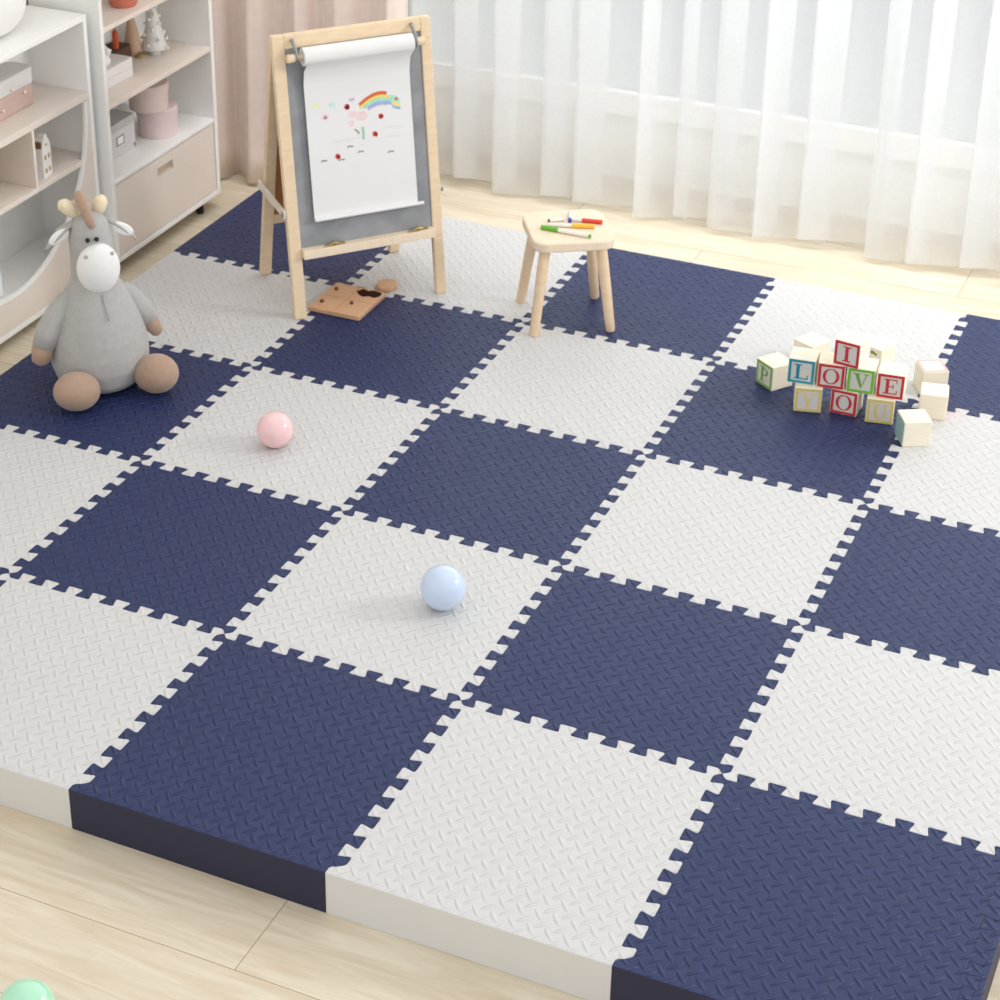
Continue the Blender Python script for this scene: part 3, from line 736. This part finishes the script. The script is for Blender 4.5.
# ---------------------------------------------------------------- letter blocks
BS = .075
def ell(cx, cy, rx, ry, n=32): return [(cx+rx*math.cos(2*PI*k/n), cy+ry*math.sin(2*PI*k/n)) for k in range(n)]
def quad(x0, x1, y0, y1): return [(x0, y0), (x1, y0), (x1, y1), (x0, y1)]
def letter_shapes(ch):
    """polygons of a serif capital in a unit square; ('ring', outer, inner) for O"""
    if ch == 'I': return [quad(.40, .60, .08, .92), quad(.26, .74, .04, .11), quad(.26, .74, .89, .96)]
    if ch == 'L': return [quad(.22, .40, .08, .92), quad(.10, .54, .89, .96), quad(.10, .86, .04, .11), [(.80, .09), (.88, .04), (.90, .34), (.86, .34)]]
    if ch == 'E': return [quad(.24, .42, .08, .92), quad(.12, .84, .89, .96), quad(.12, .86, .04, .11), quad(.40, .66, .47, .53), quad(.62, .67, .36, .64), [(.78, .92), (.84, .96), (.86, .70), (.82, .70)], [(.80, .08), (.86, .04), (.90, .32), (.86, .32)]]
    if ch == 'V': return [[(.16, .92), (.36, .92), (.56, .26), (.50, .04)], [(.50, .04), (.56, .12), (.84, .92), (.77, .92)], quad(.06, .46, .90, .96), quad(.64, .94, .90, .96)]
    if ch == 'Y': return [quad(.41, .59, .08, .48), quad(.28, .72, .04, .10), [(.12, .92), (.31, .92), (.56, .46), (.41, .46)], [(.47, .46), (.57, .44), (.86, .92), (.79, .92)], quad(.04, .42, .90, .96), quad(.64, .96, .90, .96)]
    if ch == 'U': return [quad(.18, .34, .30, .92), quad(.72, .79, .30, .92), [(.18, .31), (.24, .14), (.42, .04), (.58, .05), (.74, .15), (.79, .31), (.72, .31), (.66, .19), (.52, .12), (.40, .17), (.34, .31)], quad(.06, .46, .89, .96), quad(.60, .92, .89, .96)]
    if ch == 'P': return [quad(.24, .42, .08, .92), quad(.12, .56, .04, .10), quad(.12, .50, .90, .96), [(.42, .90), (.62, .90), (.80, .82), (.84, .68), (.80, .54), (.62, .44), (.42, .44), (.42, .50), (.56, .51), (.65, .58), (.67, .68), (.65, .79), (.56, .84), (.42, .84)]]
    return []
def letter_block(label, corner, ang, z, ch=None, frame=None, colour=None, body=None, panel=(214, 214, 204), group='letter blocks on the mat'):
    ca, sa = math.cos(ang), math.sin(ang)
    c = (corner[0] + BS/2*ca - BS/2*(-sa)*-1*0 - BS/2*sa, corner[1] + BS/2*sa + BS/2*ca, z)
    t = thing('letter_block' if ch else 'wooden_block', label, 'toy block', c, ang, group)
    h = BS/2
    m = MB(); m.box(-h, h, -h, h, 0, BS); m.build('cube_body', body or WOOD_BLOCK, t, bevel=.0025, bseg=2)
    fy = lambda off: (lambda x, zz, o: (x, -h-o-off, zz))
    if frame:
        mt = mat('print_%d_%d_%d' % frame, frame, .5, .3, .03)
        w = .0076; e = h-.0020
        m = MB()
        for q in ((-e, e, .0022, .0022+w), (-e, e, BS-.0022-w, BS-.0022), (-e, -e+w, .0022+w, BS-.0022-w), (e-w, e, .0022+w, BS-.0022-w)): m.prism(quad(*q), 0, .0007, fy(0))
        m.build('printed_border', mt, t)
        m = MB(); m.prism(quad(-e+w, e-w, .0022+w, BS-.0022-w), 0, .0004, fy(0)); m.build('face_panel', mat('panel_%d_%d_%d' % panel, panel, .6, .3, .02), t)
    if ch:
        lt = mat('print_%d_%d_%d' % colour, colour, .5, .3, .03)
        m = MB(); sc = BS*.66; ox, oz = -sc/2, BS/2-sc/2
        if ch == 'O':
            o1 = ell(.5, .5, .46, .48); i1 = ell(.5, .5, .29, .43); n = len(o1); vs = []
            for off in (0, .0009):
                for x, y in o1+i1: vs.append((ox+x*sc, -h-off, oz+y*sc))
            fs = []
            for k in range(n):
                k2 = (k+1) % n
                fs += [(2*n+k, 2*n+k2, 3*n+k2, 3*n+k), (k, n+k, n+k2, k2), (k, k2, 2*n+k2, 2*n+k), (n+k, 3*n+k, 3*n+k2, n+k2)]
            m.add(vs, fs)
        else:
            for k, p in enumerate(letter_shapes(ch)): m.prism([(ox+x*sc, oz+y*sc) for x, y in p], 0, .0009+.00003*k, fy(0))
        m.build('letter', lt, t)
    return t
R_ = math.radians
REDP = (200, 52, 66); REDL = (204, 58, 72)
zA, zB, zC = T, T+BS, T+2*BS
letter_block('yellow framed Y block, left of the bottom row under the L block', (.893, 2.203), R_(15), zA, 'Y', (222, 206, 122), (232, 214, 140), panel=(222, 218, 218))
letter_block('red framed O block in the bottom row, between the Y and U blocks', (.985, 2.240), R_(0), zA, 'O', REDP, REDL)
letter_block('yellow framed U block, right of the bottom row under the E block', (1.088, 2.226), R_(10), zA, 'U', (222, 206, 122), (226, 206, 130), panel=(218, 214, 210))
letter_block('blue framed L block, first of the LOVE row', (.862, 2.224), R_(6.5), zB, 'L', (48, 146, 172), (40, 136, 164))
letter_block('red framed O block in the LOVE row, between the L and V blocks', (.944, 2.230), R_(8), zB, 'O', REDP, REDL)
letter_block('green framed V block in the LOVE row', (1.0245, 2.238), R_(7.5), zB, 'V', (120, 190, 64), (112, 170, 70))
letter_block('red framed E block, last of the LOVE row', (1.106, 2.241), R_(7), zB, 'E', REDP, REDL)
letter_block('red framed I block alone on top of the block pile', (.980, 2.243), R_(-8), zC, 'I', REDP, REDL)
letter_block('green framed P block turned sideways, left end of the block pile', (.745, 2.331), R_(-36), zA, 'P', (136, 176, 84), (122, 166, 76))
letter_block('plain wooden block turned cornerwise behind the L block', (.806, 2.492), R_(-27), zA)
b = letter_block('plain wooden block with a tiny green leaf mark behind the V block', (.985, 2.545), R_(-18), zA)
m = MB(); m.prism(ell(.008, BS*.80, .008, .005, 12), 0, .0007, lambda x, z, o: (x, -BS/2-o, z)); m.prism(ell(.018, BS*.76, .005, .004, 10), 0, .0007, lambda x, z, o: (x, -BS/2-o, z)); m.build('leaf_mark', mat('leaf_green', (132, 142, 66), .5), b)
b = letter_block('wooden block with pale pink edges, rearmost of the three at the right', (1.193, 2.44), R_(30), zA)
m = MB(); PK = mat('pale_pink_print', (240, 178, 178), .6); e = BS/2-.002; w = .006
for q in ((-e, e, -e, -e+w), (-e, e, e-w, e), (-e, -e+w, -e+w, e-w), (e-w, e, -e+w, e-w)): m.prism(quad(*q), BS, BS+.0006)
m.build('printed_border', PK, b)
b = letter_block('wooden block with a pink right side, middle of the three at the right', (1.215, 2.310), R_(11), zA)
m = MB(); m.box(BS/2, BS/2+.0006, -BS/2+.003, BS/2-.003, .003, BS-.003); m.build('printed_side', PK, b)
b = letter_block('wooden block with a teal left side, frontmost of the three at the right', (1.215, 2.130), R_(29), zA)
m = MB(); m.box(-BS/2-.0006, -BS/2, -BS/2+.003, BS/2-.003, .003, BS-.003); m.build('printed_side', mat('teal_print', (150, 186, 182), .6), b)

# ---------------------------------------------------------------- plush donkey
t = thing('plush_donkey', 'grey plush donkey with tan feet sitting on the navy mat tile', 'plush toy', (-.945, 1.545, T), math.radians(44))
m = MB()
m.lathe([(.06, .0), (.10, .006), (.125, .03), (.139, .075), (.140, .115), (.134, .16), (.120, .21), (.104, .25), (.086, .285), (.072, .31), (.062, .335), (.060, .40), (.061, .44), (.057, .470), (.049, .494), (.036, .511), (.018, .521), (.003, .524)], 44)
body = m.build('body', PLUSH_GREY, t, smooth=True)
r_ = body.modifiers.new('remesh', 'REMESH'); r_.mode = 'VOXEL'; r_.voxel_size = .005; r_.use_smooth_shade = True
s_ = body.modifiers.new('smooth', 'SMOOTH'); s_.iterations = 4; s_.factor = .5
m = MB(); m.ball((.006, -.054, .374), (.060, .047, .076), (.12, 0, 0), 32, 20); mz = m.build('muzzle', PLUSH_WHITE, t, smooth=True)
for x, z in ((-.030, .424), (.042, .424)):
    m = MB(); m.ball((x, -.082 if x < 0 else -.081, z), (.0058, .005, .0055), seg=12, rings=8); m.build('nostril', mat('grey_thread', (170, 170, 172), .8), mz, smooth=True)
for x in (-.019, .006):
    m = MB(); m.ball((x, -.0635, .464), .0066, seg=16, rings=10); m.build('eye', BLACK, t, smooth=True)
def ear(sx):
    m = MB(); pts = []; n = 14
    for k in range(n+1):
        u = k/n; w = .026*math.sin(PI*min(1, u*.93+.07))**.8; pts.append((u, w))
    vs = []; fs = []
    for u, w in pts:
        x = sx*(.042+.085*u); z = .498 - .055*u*u - .02*u; 
        for q, yy, zz in ((-1, -w, -.004), (0, -.2*w, .006), (1, w, -.004)): vs.append((x, yy+.004, z+zz))
        for q, yy, zz in ((-1, -w, -.009), (0, -.2*w, -.001), (1, w, -.009)): vs.append((x, yy+.004, z+zz))
    for k in range(n):
        a, b = 6*k, 6*k+6
        fs += [(a, a+1, b+1, b), (a+1, a+2, b+2, b+1), (a+3, b+3, b+4, a+4), (a+4, b+4, b+5, a+5), (a, b, b+3, a+3), (a+2, a+5, b+5, b+2)]
    m.add(vs, fs); e_ = m.build('ear', PLUSH_GREY, t, smooth=True)
    m = MB(); m.ball((sx*.088, -.012, .463), (.034, .006, .017), (0, sx*.55, 0), 16, 10); m.build('ear_lining', PLUSH_WHITE, e_, smooth=True)
ear(-1); ear(1)
m = MB(); m.tube([(.0, -.050, .492), (-.008, -.036, .52), (-.016, -.014, .552), (-.024, .006, .573), (-.027, .011, .579)], [.008, .0135, .0165, .0165, .008], 16); m.build('mane_tuft', PLUSH_BROWN, t, smooth=True)
for sx, x1 in ((-1, -.068), (1, .040)):
    m = MB(); x0 = sx*.024
    m.tube([(x0, .015, .508), ((x0+x1)/2, .012, .53), (x1, .010, .548), (x1+sx*.006, .010, .558)], [.016, .021, .019, .007], 14); m.build('mane_fluff', PLUSH_CREAM, t, smooth=True)
ARML = MB(); ARML.tube([(-.062, -.004, .288), (-.078, -.010, .272), (-.110, -.018, .236), (-.143, -.026, .19), (-.161, -.030, .148)], [.012, .030, .035, .036, .031], 20); ARML = ARML.build('arm', PLUSH_GREY, t, smooth=True)
ARMR = MB(); ARMR.tube([(.060, .006, .288), (.076, .008, .270), (.102, .006, .240), (.128, .0, .205), (.146, -.004, .170)], [.012, .029, .033, .031, .025], 20); ARMR = ARMR.build('arm', PLUSH_GREY, t, smooth=True)
m = MB(); m.tube([(-.157, -.029, .158), (-.167, -.032, .130), (-.172, -.034, .106), (-.173, -.034, .096)], [.0300, .0295, .025, .012], 18); m.build('hand', PLUSH_BROWN, ARML, smooth=True)
m = MB(); m.tube([(.142, -.003, .178), (.156, -.007, .150), (.167, -.009, .130), (.170, -.010, .123)], [.0245, .022, .017, .008], 18); m.build('hand', PLUSH_BROWN, ARMR, smooth=True)
m = MB(); m.ball((-.096, -.150, .0555), (.068, .054, .0555), (0, .22, .30), 32, 20); m.build('foot', PLUSH_BROWN, t, smooth=True)
m = MB(); m.ball((.135, -.118, .0565), (.064, .056, .0565), (0, -.12, -.45), 32, 20); m.build('foot', PLUSH_BROWN, t, smooth=True)
m = MB(); m.tube([(.006, -.078, .302), (.010, -.098, .270), (.014, -.114, .238)], .0016, 8); m.build('chest_seam', mat('seam_grey', (164, 163, 160), .9), t, smooth=True)
